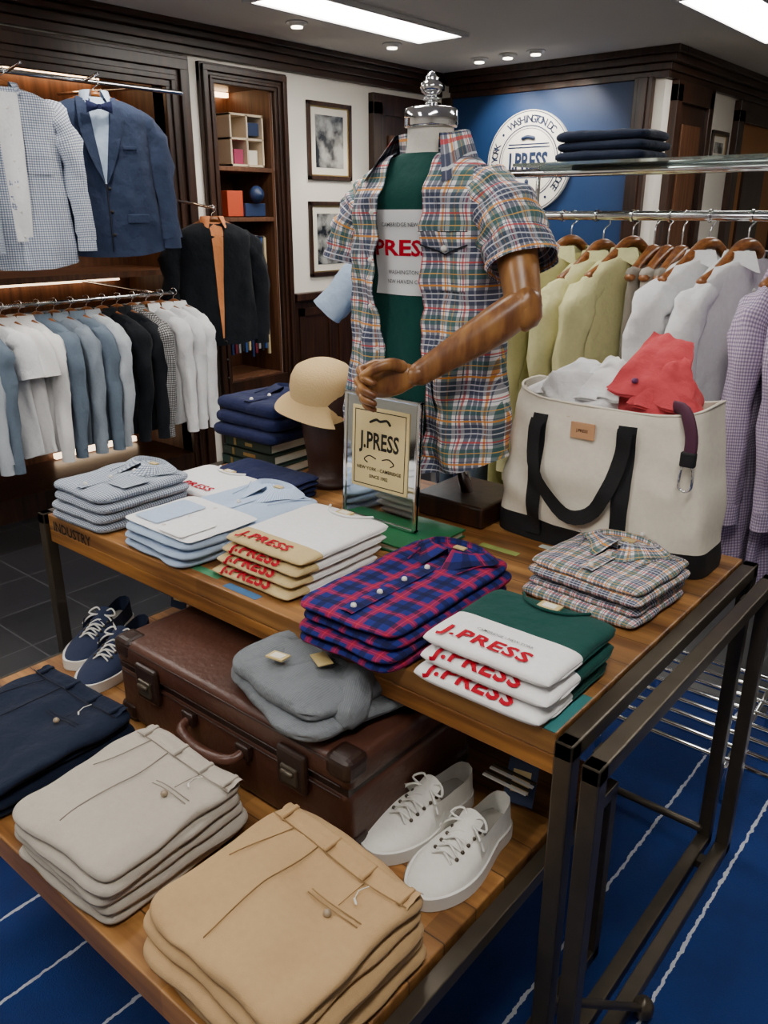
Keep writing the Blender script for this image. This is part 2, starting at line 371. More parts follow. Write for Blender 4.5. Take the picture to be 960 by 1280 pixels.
for z in (1.74,1.46,.5):b.box(-4.38,-4.0,3.27,3.7,z-.015,z+.01,MW,.003)
b.box(-4.0,-3.96,3.25,3.73,0,.5,DW)
b.box(-4.36,-4.33,3.3,3.67,2.16,2.185,WL)
b.obj()
b=B('cubby_box')
PB=mat('pale_birch','#d6c2a6',.6)
for z in (1.755,1.9,2.03):b.box(-4.3,-4.04,3.42,3.68,z,z+.012,PB)
for y in (3.42,3.545,3.668):b.box(-4.3,-4.04,y,y+.012,1.755,2.04,PB)
b.box(-4.3,-4.29,3.42,3.68,1.755,2.04,PAPER)
NB=mat('navy_box','#1b2f55',.5);b.box(-4.2,-4.06,3.56,3.66,1.93,2.0,NB);b.box(-4.2,-4.06,3.46,3.53,1.77,1.85,mat('magenta_box','#a2345a',.5));b.box(-4.2,-4.08,3.57,3.66,1.77,1.85,PAPER)
b.obj()
b=B('orange_gift_boxes')
OB=mat('orange_box','#c24a2a',.5);b.box(-4.25,-4.05,3.38,3.50,1.475,1.62,OB,.003);b.box(-4.2,-4.03,3.50,3.66,1.475,1.55,NB,.003);b.obj()
b=B('round_emblem_sign')
b.M=T((-4.02,3.58,1.6))@RY(90);b.tube([(0,0,0),(0,0,.01)],.05,NB,n=24,sub=1);b.tube([(0,0,.01),(0,0,.013)],.032,PAPER,n=24,sub=1);b.obj()
b=B('hanging_belts')
cols=[mat('belt_%d'%i,c,.5) for i,c in enumerate(['#1b2a55','#6c1a2a','#8c8d92','#1c1c20','#31518c','#c7b48a'])]
b.rod((-4.05,3.30,1.36),(-4.05,3.68,1.36),.007,CHROME)
for i in range(12):
    y=3.34+i*.028;b.box(-4.06,-4.045,y,y+.018,.62+.05*random.random(),1.35,cols[i%6],.002)
b.obj()
b=B('baseboard_left');b.box(-4,-3.97,-2.6,.2,0,.13,DW);b.obj()
b=B('wainscot_left');b.box(-3.999,-3.975,3.82,4.6,0,.95,DW)
for y in (3.86,4.24):
    b.box(-3.975,-3.965,y,y+.05,.15,.9,DW);b.box(-3.975,-3.965,y+.28,y+.33,.15,.9,DW);b.box(-3.975,-3.965,y,y+.33,.15,.2,DW);b.box(-3.975,-3.965,y,y+.33,.85,.9,DW)
b.box(-3.999,-3.94,3.82,4.6,.95,1.0,DW,.006);b.obj()
b=B('crown_moulding_left')
for o,z0,z1 in ((.03,2.29,2.33),(.05,2.33,2.37),(.09,2.37,2.40),(.12,2.40,2.43)):b.box(-3.999,-4+o,-2.6,5.4,z0,z1,DWX,.004)
b.obj()
b=B('door_1')
b.box(-3.999,-3.95,4.6,4.7,0,2.2,DW,.004);b.box(-3.999,-3.95,5.26,5.36,0,2.2,DW,.004);b.box(-3.999,-3.95,4.6,5.36,2.12,2.25,DW,.004);b.box(-3.999,-3.98,4.7,5.26,0,2.12,DW)
b.box(-3.98,-3.965,4.78,5.2,1.1,2.0,MW,.004);b.box(-3.98,-3.965,4.78,5.2,.15,.95,MW,.004);b.obj()
b=B('wall_back');b.box(-4.1,-2.38,5.4,5.5,0,H,WALL);b.obj()
b=B('wall_side');b.box(-2.38,-2.28,5.4,8.9,0,H,WALL);b.obj()
b=B('wall_far');b.box(-2.38,2.6,8.9,9,0,H,WALL);b.obj()
b=B('wall_right');b.box(2.5,2.6,-2.6,8.9,0,H,WALL);b.obj()
b=B('wall_front');b.box(-4.1,2.6,-2.7,-2.6,0,H,WALL);b.obj()
b=B('blue_feature_panel');b.box(-3.9,-2.44,5.385,5.399,0,2.27,BLUE)
b.obj()
b=B('trim_back')
for o,z0,z1 in ((.03,2.27,2.31),(.05,2.31,2.35),(.09,2.35,2.39),(.12,2.39,2.43)):b.box(-3.88,-2.28+o,5.4-o,5.399,z0,z1,DW,.004);b.box(-2.279,-2.28+o,5.4,8.9,z0,z1,DWX,.004)
b.box(-3.95,-3.86,5.36,5.399,0,2.28,DW,.004);b.box(-2.46,-2.34,5.35,5.399,0,2.28,DW,.004);b.box(-2.43,-2.37,5.335,5.399,0,2.28,DW,.004)
b.obj()
b=B('door_2')
x=-2.279
b.box(x,x+.05,5.50,5.58,0,2.25,DW,.004);b.box(x,x+.05,6.06,6.14,0,2.25,DW,.004);b.box(x,x+.05,5.50,6.14,2.15,2.27,DW,.004);b.box(x,x+.02,5.58,6.06,0,2.15,DW)
b.box(x+.02,x+.035,5.66,5.98,1.1,2.03,MW,.004);b.box(x+.02,x+.035,5.66,5.98,.15,.98,MW,.004);b.obj()
b=B('doorway_trim');b.box(x,x+.05,6.68,6.80,0,2.2,DW,.004);b.box(x,x+.05,7.9,8.02,0,2.2,DW,.004);b.box(x,x+.05,6.68,8.02,2.12,2.26,DW,.004);b.box(x,x+.01,6.8,7.9,0,2.12,mat('warm_lit_passage_tone','#b07a4c',.7))  # flat plate in the doorway; warm light of the interior put into its colour
b.box(x+.01,x+.03,7.0,7.5,.1,1.9,DW);b.obj()
b=B('baseboard_right');b.box(x,x+.03,6.14,6.68,0,.13,DW);b.obj()
def picture(name,M,w,h,seed):
    b=B(name);b.M=M;fw=.025
    b.box(-w/2,w/2,-.02,-.001,-h/2,-h/2+fw,DW,.003);b.box(-w/2,w/2,-.02,-.001,h/2-fw,h/2,DW,.003);b.box(-w/2,-w/2+fw,-.02,-.001,-h/2,h/2,DW,.003);b.box(w/2-fw,w/2,-.02,-.001,-h/2,h/2,DW,.003)
    g=fw;b.box(-w/2+g,w/2-g,-.012,-.004,-h/2+g,-h/2+g+.008,GOLD);b.box(-w/2+g,w/2-g,-.012,-.004,h/2-g-.008,h/2-g,GOLD);b.box(-w/2+g,-w/2+g+.008,-.012,-.004,-h/2+g,h/2-g,GOLD);b.box(w/2-g-.008,w/2-g,-.012,-.004,-h/2+g,h/2-g,GOLD)
    b.box(-w/2+g,w/2-g,-.006,-.002,-h/2+g,h/2-g,PAPER)
    m,nt,bs=new(name+'_print');r=N(nt,'ShaderNodeValToRGB');r.color_ramp.elements[0].position=.42;r.color_ramp.elements[1].position=.6
    r.color_ramp.elements[0].color=lin('#25282c');r.color_ramp.elements[1].color=lin('#a8a8a4');nt.links.new(noi(nt,7+seed,detail=5),r.inputs[0]);nt.links.new(r.outputs[0],bs.inputs['Base Color']);bs.inputs['Roughness'].default_value=.15
    k=.075 if w>.3 else .05;b.box(-w/2+k,w/2-k,-.008,-.005,-h/2+k,h/2-k,m)
    return b.obj()
picture('framed_photo',T((-4,4.21,1.925))@RZ(90),.41,.46,1)
picture('framed_photo',T((-4,4.20,1.33))@RZ(90),.40,.47,3)
picture('framed_photo',T((-2.28,6.44,1.93))@RZ(90),.32,.22,5)
b=B('round_wall_emblem');b.M=T((-3.19,5.384,1.825))@RX(90)
EW=mat('emblem_white','#e6e3dc',.5);EN=mat('emblem_navy','#14284a',.5)
b.tube([(0,0,0),(0,0,.03)],.33,EW,n=56,sub=1,cap=False);b.grid(lambda a,t:(.33*t*math.cos(2*PI*a),.33*t*math.sin(2*PI*a),.03),56,2,EW,close=True)
def ring(r0,r1,m,z):b.grid(lambda a,t:((r0+(r1-r0)*t)*math.cos(2*PI*a),(r0+(r1-r0)*t)*math.sin(2*PI*a),z),56,1,m,close=True)
ring(.318,.324,EN,.031);ring(.226,.234,EN,.031);ring(.212,.216,EN,.031)
s_='NEW YORK  •  WASHINGTON DC  •  CAMBRIDGE  •  NEW HAVEN  •  '
for i,ch in enumerate(s_):
    if ch==' ':continue
    a=math.radians(200)-2*PI*i/len(s_)
    b.text(ch,.068,EN,lambda X_,Y_,Z_,a=a:((.25+Y_)*math.cos(a)+X_*math.sin(a),(.25+Y_)*math.sin(a)-X_*math.cos(a),.032),bold=.02)
b.text('J.PRESS',.125,EN,lambda X_,Y_,Z_:(X_,-.05+Y_*1.25,.033),bold=.035,sx=.82)
for yy in (.09,.11,-.07,-.09):
    w_=.17-.25*(abs(yy)-.07);b.grid(lambda a,t:(-w_+2*w_*a,yy+.008*t,.032),1,1,EN)
b.tube([(-.05,.15,.035),(-.01,.16,.035),(.04,.15,.035)],.012,EN,n=6);b.tube([(0,-.12,.035),(0,-.17,.035)],.014,EN,n=6)
b.obj()
EM=mat('tube_diffuser','#fffaf2',.5,emis=22);EMF=mat('white_trim_metal','#d8d8d8',.5)
def panel(x0,x1,y0,y1):
    b=B('ceiling_light_panel');b.box(x0,x1,y0,y1,H-.012,H-.004,EM)
    for q in ((x0-.03,x0,y0-.03,y1+.03),(x1,x1+.03,y0-.03,y1+.03),(x0,x1,y0-.03,y0),(x0,x1,y1,y1+.03)):b.box(*q,H-.02,H,EMF)
    b.obj()
panel(-3.28,-2.98,2.95,4.22);panel(-1.75,-1.45,4.2,5.5);panel(-1.75,-1.45,1.3,2.6);panel(-.25,.05,-.3,1.0);panel(-.25,.05,2.7,4.0);panel(-1.75,-1.45,-1.2,.1);panel(-3.28,-2.98,.2,1.5)  # first two in view; the others are added unseen, to light the store
def spot(x,y,tx,ty,tz,e=60,ang=50):
    b=B('ceiling_spotlight');b.lathe([(.055,0),(.06,-.006),(.05,-.008),(.04,.0),(.035,-.02),(.0,-.03)],(x,y,H),EMF)
    b.lathe([(.03,-.022),(.03,-.028),(0,-.03)],(x,y,H),mat('lamp_face','#fff2dc',.5,emis=12));o=b.obj()
    l=bpy.data.lights.new('spot_lamp','SPOT');l.energy=e;l.spot_size=math.radians(ang);l.spot_blend=.7;l.color=(1,.9,.76);l.shadow_soft_size=.03
    lo=bpy.data.objects.new('spot_lamp',l);bpy.context.collection.objects.link(lo);lo.location=(x,y,H-.05);lo.rotation_euler=(Vector((tx,ty,tz))-lo.location).to_track_quat('-Z','Y').to_euler();lo.parent=o
spot(-3.35,4.95,-3.35,5.4,1.9,30,80);spot(-3.13,4.94,-3.1,5.4,1.9,30,80);spot(-2.93,4.94,-2.9,5.4,1.9,30,80);spot(-3.48,3.44,-4,3.3,1.3,26);spot(-3.47,4.21,-4,4.2,1.5,26);spot(-3.3,2.3,-3.9,2.3,1.3,34,70)
w=bpy.data.worlds.new('w');bpy.context.scene.world=w;w.use_nodes=True;w.node_tree.nodes['Background'].inputs[0].default_value=(.9,.95,1,1);w.node_tree.nodes['Background'].inputs[1].default_value=.12
# ================================================================== DISPLAY TABLE
b=B('display_table')
X0,X1,Y0,Y1=-1.906,-.457,.94,1.78
G0=.0105
b.box(X0,X1,Y0,Y1,.74,.78,TOPW,.003);b.box(X0,X1,Y0,Y1,.705,.7405,EDGE,.003)
def rect(x0,x1,y0,y1,z1,w=.03):
    b.box(x0,x1,y0,y0+w,G0,z1,STEEL,.003);b.box(x0,x1,y1-w,y1,G0,z1,STEEL,.003);b.box(x0,x1,y0,y1,z1-w,z1,STEEL,.003);b.box(x0,x1,y0,y1,G0,G0+w,STEEL,.003)
rect(-.455,-.425,.93,1.79,.775);rect(-.41,-.38,.93,1.79,.755);rect(-1.94,-1.91,.93,1.79,.78)
b.box(-.425,-.41,1.0,1.03,.70,.73,STEEL);b.box(-.425,-.41,1.68,1.71,.70,.73,STEEL);b.box(-.425,-.41,1.0,1.03,G0,.03,STEEL);b.box(-.425,-.41,1.68,1.71,G0,.03,STEEL)
b.rod((-1.92,1.76,.06),(-.45,1.76,.06),.01,STEEL)
b.rod((-.44,.96,.24),(-.36,1.22,.035),.008,STEEL);b.tube([(-.36,1.22,.045),(-.36,1.22,.027)],.02,STEEL,n=12,sub=1)
b.text('INDUSTRY',.036,INK,lambda X_,Y_,Z_:(-1.795+X_,.9385,.742+Y_),bold=.02)
cs_=['#3f7f5a','#2e5f8c','#8c9a50','#b8c0b8','#2b6f70']
for (x,y,w_,d_,ci) in ((-1.33,.975,.13,.022,0),(-1.18,.96,.10,.02,1),(-1.45,1.05,.07,.02,2),(-.47,1.0,.02,.12,4),(-.99,1.33,.05,.02,4),(-.78,1.56,.12,.02,3),(-.9,1.48,.1,.02,2)):
    b.box(x-w_/2,x+w_/2,y-d_/2,y+d_/2,.7795,.7804,mat('paint_patch',cs_[ci],.6,var=.4,vs=30))
b.obj()
b=B('lower_nesting_table')
b.box(-1.76,-.525,.446,1.3,.415,.47,TOPW,.003)
for x in (-.52,-1.79):
    b.box(x,x+.028,.45,1.3,.43,.458,STEEL,.002);b.box(x,x+.028,.45,1.3,G0,.038,STEEL,.002);b.box(x,x+.028,.45,.478,G0,.44,STEEL,.002);b.box(x,x+.028,1.272,1.3,G0,.44,STEEL,.002)
b.obj()
# ================================================================== FOLDED STACKS
def wrapfn(cx,yf,zt,r,y0):
    def fn(x,s,_):
        s=s+y0
        if s>=0:return (cx+x,yf+r+s,zt+.0014)
        a=min(-s/r,2.9);return (cx+x,yf+r-math.sin(a)*(r+.0012),zt-r+math.cos(a)*(r+.0014))
    return fn
def shirtstack(name,cx,cy,z0,w,d,n,h,m,seed=0,det=True,rot=0,step=(0,-.004),cm=None,btn=BTN,pocket=False,jit=.006,two=True):
    b=B(name);rn=random.Random(seed);z=z0
    for k in range(n):
        ox=(n-1-k)*step[0]+rn.uniform(-jit,jit);oy=(n-1-k)*step[1]+rn.uniform(-jit,jit);r_=rot+rn.uniform(-.03,.03)
        if two:
            b.slab(cx+ox,cy+oy,z,w,d,h*.62,m,r_,seed+k*2,wr=.002,edge=.03);b.slab(cx+ox*.3,cy+oy*.4+.004,z+h*.42,w*.97,d*.985,h*.6,m,r_,seed+k*2+1,wr=.006,edge=.035,ex=7)
        else:b.slab(cx+ox,cy+oy,z,w,d,h*1.1,m,r_,seed+k*2,wr=.005 if k==n-1 else .002,edge=.035,ex=10,cor=.08,n=26)
        z+=h
    if det:
        cm=cm or m;z+=.0015;b.M=T((cx,cy,0))@Matrix.Rotation(rot,4,'Z');yc=d/2-.045
        collar(b,cm,(0,yc,z+.001),.058,.026,.020,.016,.045,op=5,out=.62,flat=.12)
        b.grid(lambda a,t:((.054*(t))*math.sin(2*PI*a),yc-.024*t*math.cos(2*PI*a),z+.006+.004*t),20,2,cm,lambda a,t:(a*.1,t*.1),close=True)
        b.grid(lambda a,t:(-.015+.03*a,-d/2+.014+(d-.10)*t,z+.0035+.0015*math.sin(PI*a)),4,14,cm,lambda a,t:(.03*a+.01,t*(d-.1)))
        for i in range(4):b.tube([(0,-d/2+.035+i*.07,z+.004),(0,-d/2+.035+i*.07,z+.0075)],.0055,btn,n=10,sub=1)
        for s in (-1,1):b.tube([(s*w*.46,d/2-.03,z+.000),(s*w*.33,d/2-.07,z+.004),(s*w*.26,d/2-.13,z+.003)],.0016,cm,n=5)
        if pocket:b.grid(lambda a,t:(.03+.07*a,-.06+.08*t,z+.005),6,6,cm,lambda a,t:(.07*a+.02,.08*t+.02))
        b.box(-.013,.013,yc+.002,yc+.016,z+.010,z+.0125,TAN);b.M=Matrix()
    return b.obj()
shirtstack('folded_gingham_shirts',-1.765,1.075,.78,.225,.27,4,.0235,GNG,1,rot=.02,pocket=True,two=False)
shirtstack('folded_blue_shirts',-1.455,1.15,.78,.25,.41,3,.020,LBL,9,rot=-.02,cm=STB,two=False)
b=B('blue_shirt_panels')
b.slab(-1.455,1.05,.8425,.252,.20,.007,WHITE,-.02,4,wr=.001);b.slab(-1.40,1.0,.8500,.085,.10,.004,WH2,-.02,5,wr=.001);b.slab(-1.515,1.04,.8500,.09,.14,.004,STB,-.02,6,wr=.001);b.obj()
shirtstack('folded_plaid_shirts',-.853,1.095,.78,.225,.39,4,.019,REDP,20,step=(0,-.005),two=False)
shirtstack('folded_madras_shirts',-.612,1.425,.78,.25,.22,2,.040,MADS,31,step=(.004,-.012),rot=-.06)
def teestack(name,cx,cy,z0,w,d,n,h,mt,mf,split,txt,seed,size,step=-.014,small=None,labelm=TAN,sx=1,bold=.02,tx=-.012):
    b=B(name);z=z0;rn=random.Random(seed)
    for k in range(n):
        oy=(n-1-k)*step;ox=rn.uniform(-.003,.003)
        b.slab(cx+ox,cy+oy,z,w,d,h,mt,0,seed+k,m2=mf,split=split,wr=.0012,n=26,cor=.03)
        b.slab(cx+ox,cy+oy+.012,z+.002,w*1.01,d-.03,h*.5,mt,0,seed+k+9,m2=mf,split=split-.012,wr=0)
        z+=h
        if txt:b.text(txt,size,RED,wrapfn(cx+ox+tx,cy+oy-d/2+.001,z+.0005,h/2,.004 if k==n-1 else -.010),bold=bold,cut=.004,sx=sx,sp=1.08)
        if small and k==n-1:b.text(small,.009,GREYP,lambda X_,Y_,Z_:(cx+X_,cy-d/2+.060+Y_,z+.0025),bold=.01)
    b.M=T((cx,cy+d/2-.035,z));
    b.tube([(-.065,.03,0),(-.04,.0,.003),(0,-.012,.004),(.04,0,.003),(.065,.03,0)],.003,mt,n=6,up=(0,0,1))
    b.box(-.02,.02,-.005,.02,.0,.004,labelm,.001);b.box(-.012,.012,.0,.015,.004,.0045,PAPER)
    return b.obj()
teestack('folded_green_tees',-.595,1.065,.78,.24,.235,3,.026,GREEN,WH2,-.02,'J.PRESS',40,.041,small='CAMBRIDGE • NEW YORK',sx=1.2,bold=.03)
teestack('folded_tan_tees',-1.18,1.155,.78,.235,.28,4,.020,WH2,CREAM,-.09,'J.PRESS',50,.037,sx=1.2,bold=.03)
teestack('folded_white_tee',-1.70,1.30,.78,.25,.19,2,.025,WH2,WH2,-.1,'J.PRESS',60,.036,tx=.02,sx=1.15,bold=.03)
shirtstack('folded_navy_tee',-1.62,1.43,.78,.30,.12,2,.028,NAVY,66,det=False)
def chinos(name,cx,cy,z0,w,d,n,h,m,sm,seed,rot=0,btn=BTB,tag=True):
    b=B(name);rn=random.Random(seed);z=z0
    for k in range(n):
        wp=.012*k/(n-1)
        r_=rot+rn.uniform(-.035,.035);ox=rn.uniform(-.009,.009);oy=rn.uniform(-.012,.004)
        b.slab(cx+ox,cy+oy,z,w*rn.uniform(.985,1.01),d*rn.uniform(.98,1.01),h*1.15,m,r_,seed+k*2,wr=.002 if k<n-1 else .006,edge=.04,ex=12,cor=.07,warp=wp,ws=seed,n=36 if k==n-1 else 24)
        z+=h
    z+=h*.15-.001
    def zt(x,y):return z+.012*(noise.noise(Vector((x*7+seed,y*7,seed)))+.5*noise.noise(Vector((x*16+seed,y*13,seed+4))))
    b.M=T((cx,cy,0))@Matrix.Rotation(rot,4,'Z');ye=d/2-.006
    def line(p,r,mm,o=.003):
        q=[(x,y,zt(x,y)+o) for i in range(len(p)-1) for k in range(6) for x,y in [(p[i][0]+(p[i+1][0]-p[i][0])*k/6,p[i][1]+(p[i+1][1]-p[i][1])*k/6)]]+[(p[-1][0],p[-1][1],zt(*p[-1])+o)]
        b.tube(q,r,mm,n=5,sub=1,up=(0,0,1))
    b.grid(lambda a,t:(w*.92*(a-.5),ye-.006-.038*t,zt(w*.92*(a-.5),ye-.006-.038*t)+.0045*math.sin(PI*min(1,t*1.6+.0))**.5+ (.0 if 0<t<1 else -.004)),24,8,m)
    for x in (-w*.40,-w*.08,w*.17,w*.41):b.slab(x,ye-.028,zt(x,ye-.027)+.000,.009,.036,.0075,m,0,seed,n=8,wr=0)
    line([(-w*.46,ye-.046),(w*.46,ye-.046)],.0011,sm)
    for o in (0,.008):line([(w*.04,ye-.105-o),(w*.36,ye-.105-o)],.0010,sm,.004)
    line([(w*.20,ye-.047),(w*.20,ye-.10)],.0008,sm,.004)
    line([(-w*.12,ye-.048),(-w*.13,ye-.15),(-w*.10,-d*.40)],.0011,sm,.0035)
    line([(-w*.30,ye-.048),(-w*.40,ye-.15)],.0010,sm,.0035)
    zb=zt(w*.2,ye-.122);b.tube([(w*.2,ye-.122,zb+.004),(w*.2,ye-.122,zb+.0065)],.0062,btn,n=12,sub=1);b.tube([(w*.2,ye-.122,zb+.0062),(w*.2,ye-.122,zb+.0072)],.003,sm,n=8,sub=1)
    if tag:line([(w*.24,ye-.05),(w*.22,ye-.065),(w*.24,ye-.08)],.0007,BTN,.007);line([(w*.24,ye-.08),(w*.27,ye-.086)],.0018,BTN,.007)
    return b.obj()
chinos('folded_stone_chinos',-1.06,.60,.47,.275,.30,5,.0205,GRY,SEAMG,70,rot=.02)
chinos('folded_khaki_chinos',-.685,.60,.47,.305,.30,5,.0225,KHK,SEAMK,80,rot=-.04)
chinos('folded_navy_chinos',-1.44,.60,.47,.31,.32,4,.02,NAVY2,NGLD,90,rot=.05)
b=B('leather_suitcase')
b.box(-1.41,-.745,.80,1.15,.47,.60,LEATH,.016,4);b.box(-1.413,-.742,.797,1.153,.603,.665,LEATH,.018,4)
b.box(-1.405,-.75,.803,1.147,.595,.61,LEATH2)
for x in (-1.41,-.745):
    for y in (.80,1.15):
        for z in (.47,.665):
            b.box(x-.004 if x<-1 else x-.055,x+.055 if x<-1 else x+.004,y-.005 if y<1 else y-.05,y+.05 if y<1 else y+.005,z-.000 if z<.5 else z-.045,z+.045 if z<.5 else z+.003,LEATH2,.014,3)
for x in (-1.29,-.87):
    b.box(x-.035,x+.035,.785,.80,.56,.64,LEATH2,.006);b.box(x-.02,x+.02,.780,.79,.575,.61,STEEL,.003);b.tube([(x-.012,.778,.60),(x+.012,.778,.60)],.005,STEEL,n=8,sub=1)
b.tube([(-1.16,.795,.575),(-1.15,.765,.565),(-1.08,.755,.555),(-1.01,.765,.565),(-1.0,.795,.575)],[.008,.011,.014,.011,.008],LEATH,n=10,up=(0,0,1))
for x in (-1.16,-1.0):b.box(x-.018,x+.018,.785,.80,.56,.59,LEATH2,.004)
for z in (.592,.614,.655):b.tube([(-1.39,.797,z),(-.765,.797,z)],.002,LEATH2,n=4,sub=1)
b.obj()
b=B('folded_grey_sweatshirt')
b.slab(-.925,.925,.666,.30,.27,.045,GSW,-.25,101,wr=.010,ex=4,edge=.08,cor=.14,n=30);b.slab(-.935,.92,.690,.27,.235,.050,GSW,-.2,102,wr=.018,ex=4,edge=.10,cor=.16,n=34)
b.tube([(-1.05,.86,.70),(-1.03,.93,.728),(-.97,1.0,.735),(-.88,1.01,.73),(-.81,.97,.715)],[.020,.024,.026,.024,.02],GSW,n=12,wob=.3)
b.tube([(-.80,.86,.70),(-.83,.92,.722),(-.86,.97,.73)],[.028,.032,.028],GSW,n=12,wob=.4)
b.M=T((-.975,.865,.748))@RZ(10)@RX(-6);b.box(-.018,.018,-.014,.014,0,.003,TAN);b.box(-.012,.012,-.009,.009,.003,.0035,PAPER);b.M=T((-.90,.90,.755))@RZ(-25);b.box(-.022,.022,-.014,.014,0,.002,TAN);b.obj()
def shoe(b,M,um,lace,L=.275):
    b.M=M
    def hw(t):return .036+.012*math.sin(PI*min(1,max(0,(t-.25)/.75))**1.0)-.004*math.sin(PI*t*2.2) if 0<t<1 else .03
    def wid(t):
        r=1-abs(2*t-1)**5;return hw(t)*max(.0,r)**.4
    def hh(t):
        if t<.12:return .072
        if t<.45:return .072-.008*(t-.12)/.33
        return .026+.038*(1-(t-.45)/.55)**.85
    b.grid(lambda a,t:(L*(.5-.5*math.cos(2*PI*a)),(1 if a<.5 else -1)*(wid(.5-.5*math.cos(2*PI*a))+.004),.0005+t*.024),44,2,RUB,close=True)
    b.grid(lambda a,t:(L*(.5-.5*math.cos(PI*a)),(2*t-1)*(wid(.5-.5*math.cos(PI*a))+.003),.0235),24,6,RUB)
    def up(a,t):
        T_=.40+.6*(1-(1-a)**1.4);w=wid(T_)
        th=PI*t;q=math.sin(th)**.7 if math.sin(th)>0 else 0
        return (L*T_-.002,w*math.cos(th)*(1-.12*q),.02+(hh(T_)-.02)*q*(max(0,1-T_**14))**.5)
    b.grid(up,22,18,um)
    def qt(a,t):
        d=(a-.5)*2;T_=.52*abs(d)**1.15;w=wid(max(T_,.0)) if abs(d)>.02 else 0
        h=.074-.012*math.sin(PI*abs(d))-.004
        return (L*T_-.001,math.copysign(w,d)*(1-.22*t),.02+(h-.02)*t)
    b.grid(qt,40,6,um)
    b.grid(lambda a,t:(L*(.03+.45*a),(2*t-1)*wid(.03+.45*a)*.9,.03),12,4,mat('insole','#8f8b84',.8))
    b.grid(lambda a,t:(L*(.36+.2*a),(2*t-1)*.022,.088-.026*a-.01*(2*t-1)**2),6,6,um)
    for i in range(5):
        T_=.42+i*.062;z=hh(T_)+.004;w=.019
        b.tube([(L*T_,-w,z-.006),(L*(T_+.02),0,z+.001),(L*(T_+.045),w,z-.008)],.0022,lace,n=6);b.tube([(L*T_,w,z-.006),(L*(T_+.02),0,z+.003),(L*(T_+.045),-w,z-.008)],.0022,lace,n=6)
        for sg in (-1,1):b.tube([(L*T_,sg*(w+.003),z-.006),(L*T_,sg*(w+.003),z-.0045)],.0035,STEEL,n=8,sub=1)
    z=hh(.42)+.008
    for sg in (-1,1):
        b.tube([(L*.42,0,z),(L*.38,sg*.02,z+.012),(L*.43,sg*.036,z+.002),(L*.44,sg*.01,z)],.0022,lace,n=6);b.tube([(L*.42,0,z),(L*.47,sg*.025,z),(L*.5,sg*.045,z-.02)],.0022,lace,n=6)
    b.M=Matrix()
b=B('white_canvas_sneakers')
shoe(b,T((-.69,1.065,.471))@RZ(-98),CANW,RUB,.25);shoe(b,T((-.595,1.04,.471))@RZ(-92),CANW,RUB,.25)
b.M=T((-.60,1.11,.53))@RX(60)@RZ(8);b.box(-.03,.03,-.05,.03,0,.003,NB);b.box(-.018,.018,-.03,.01,.003,.0035,CREAMP)
b.M=Matrix()
for i in range(4):b.box(-.655,-.565,1.06+i*.012,1.066+i*.012,.535,.538,[CANW,STEEL][i%2])
b.obj()
b=B('navy_canvas_sneakers')
shoe(b,T((-1.79,1.06,.471))@RZ(-62),CANN,RUB,.27);shoe(b,T((-1.66,1.03,.471))@RZ(-66),CANN,RUB,.27)
b.M=T((-1.64,1.13,.58))@RX(75)@RZ(6);b.box(-.03,.03,-.05,.04,0,.003,NB);b.box(-.02,.02,-.03,.02,.003,.0035,CREAMP);b.obj()
b=B('book_stack');z=.781
for i,c in enumerate(['#1f3a33','#27352c','#1c3128']):
    mm=mat('book_cover',c,.5,var=.2);h=.03;x0,x1,y0,y1=-1.92+.01*i,-1.675-.012*i,1.52,1.73
    b.box(x0,x1,y0,y1,z,z+.004,mm,.001);b.box(x0,x1,y0,y1,z+h-.004,z+h,mm,.001);b.box(x0,x1,y0,y0+.004,z,z+h,mm,.001);b.box(x0+.004,x1-.004,y0+.004,y1-.004,z+.004,z+h-.004,PAPER)
    b.box(x0+.04,x0+.05,y0-.001,y0,z+.004,z+h-.004,GOLD);b.box(x0+.09,x1-.08,y0-.001,y0,z+.01,z+h-.01,GOLD);z+=h+.001
b.obj()
shirtstack('folded_navy_polos',-1.80,1.63,z,.27,.24,3,.036,NAVY,120,step=(0,-.008),two=False)
b=B('head_form_stand')
b.lathe([(0,0),(.085,0),(.085,.012),(.075,.02),(.062,.03),(.066,.08),(.075,.14),(.082,.2),(.084,.25),(.076,.29),(.06,.31),(.03,.325),(0,.33)],(-1.54,1.60,.7805),mat('dark_brown_leather','#34190f',.5,var=.2,bump=.2,bs=120));b.obj()
b=B('bucket_cap');b.M=T((-1.555,1.59,1.028))@RX(8)@RY(8)
b.lathe([(.088,0),(.090,.03),(.086,.055),(.074,.078),(.048,.092),(.018,.097),(0,.098)],(0,0,0),STRAW,32)
b.grid(lambda a,t:((.087+t*(.058 if math.cos(2*PI*a-3.9)>-.2 else .015))*math.cos(2*PI*a),(.087+t*.035)*math.sin(2*PI*a),.004-t*.04+.006*math.sin(6*PI*a)*t),48,4,STRAW,close=True);b.obj()
b=B('tabletop_sign_frame');b.M=T((-1.185,1.395,.802))@RX(-3)
MIR=mat('mirror_silver','#cfd4d6',.06,1)
w_,h_=.112,.305
b.box(-w_,w_,-.006,.006,0,h_,MIR,.003);b.box(-w_,-w_+.008,-.01,.008,0,h_,CHROME,.002);b.box(w_-.008,w_,-.01,.008,0,h_,CHROME,.002);b.box(-w_,w_,-.01,.008,h_-.008,h_,CHROME,.002);b.box(-w_,w_,-.01,.008,0,.008,CHROME,.002)
b.box(-.085,.085,-.009,-.006,.08,.275,CREAMP,.001)
for q in ((-.077,.077,.265,.267),(-.077,.077,.088,.09)):b.box(q[0],q[1],-.0095,-.009,q[2],q[3],INK)
for q in (-.077,.075):b.box(q,q+.002,-.0095,-.009,.088,.267,INK)
fn=lambda yy,k=1:(lambda X_,Y_,Z_:(X_,-.0098,yy+Y_*k))
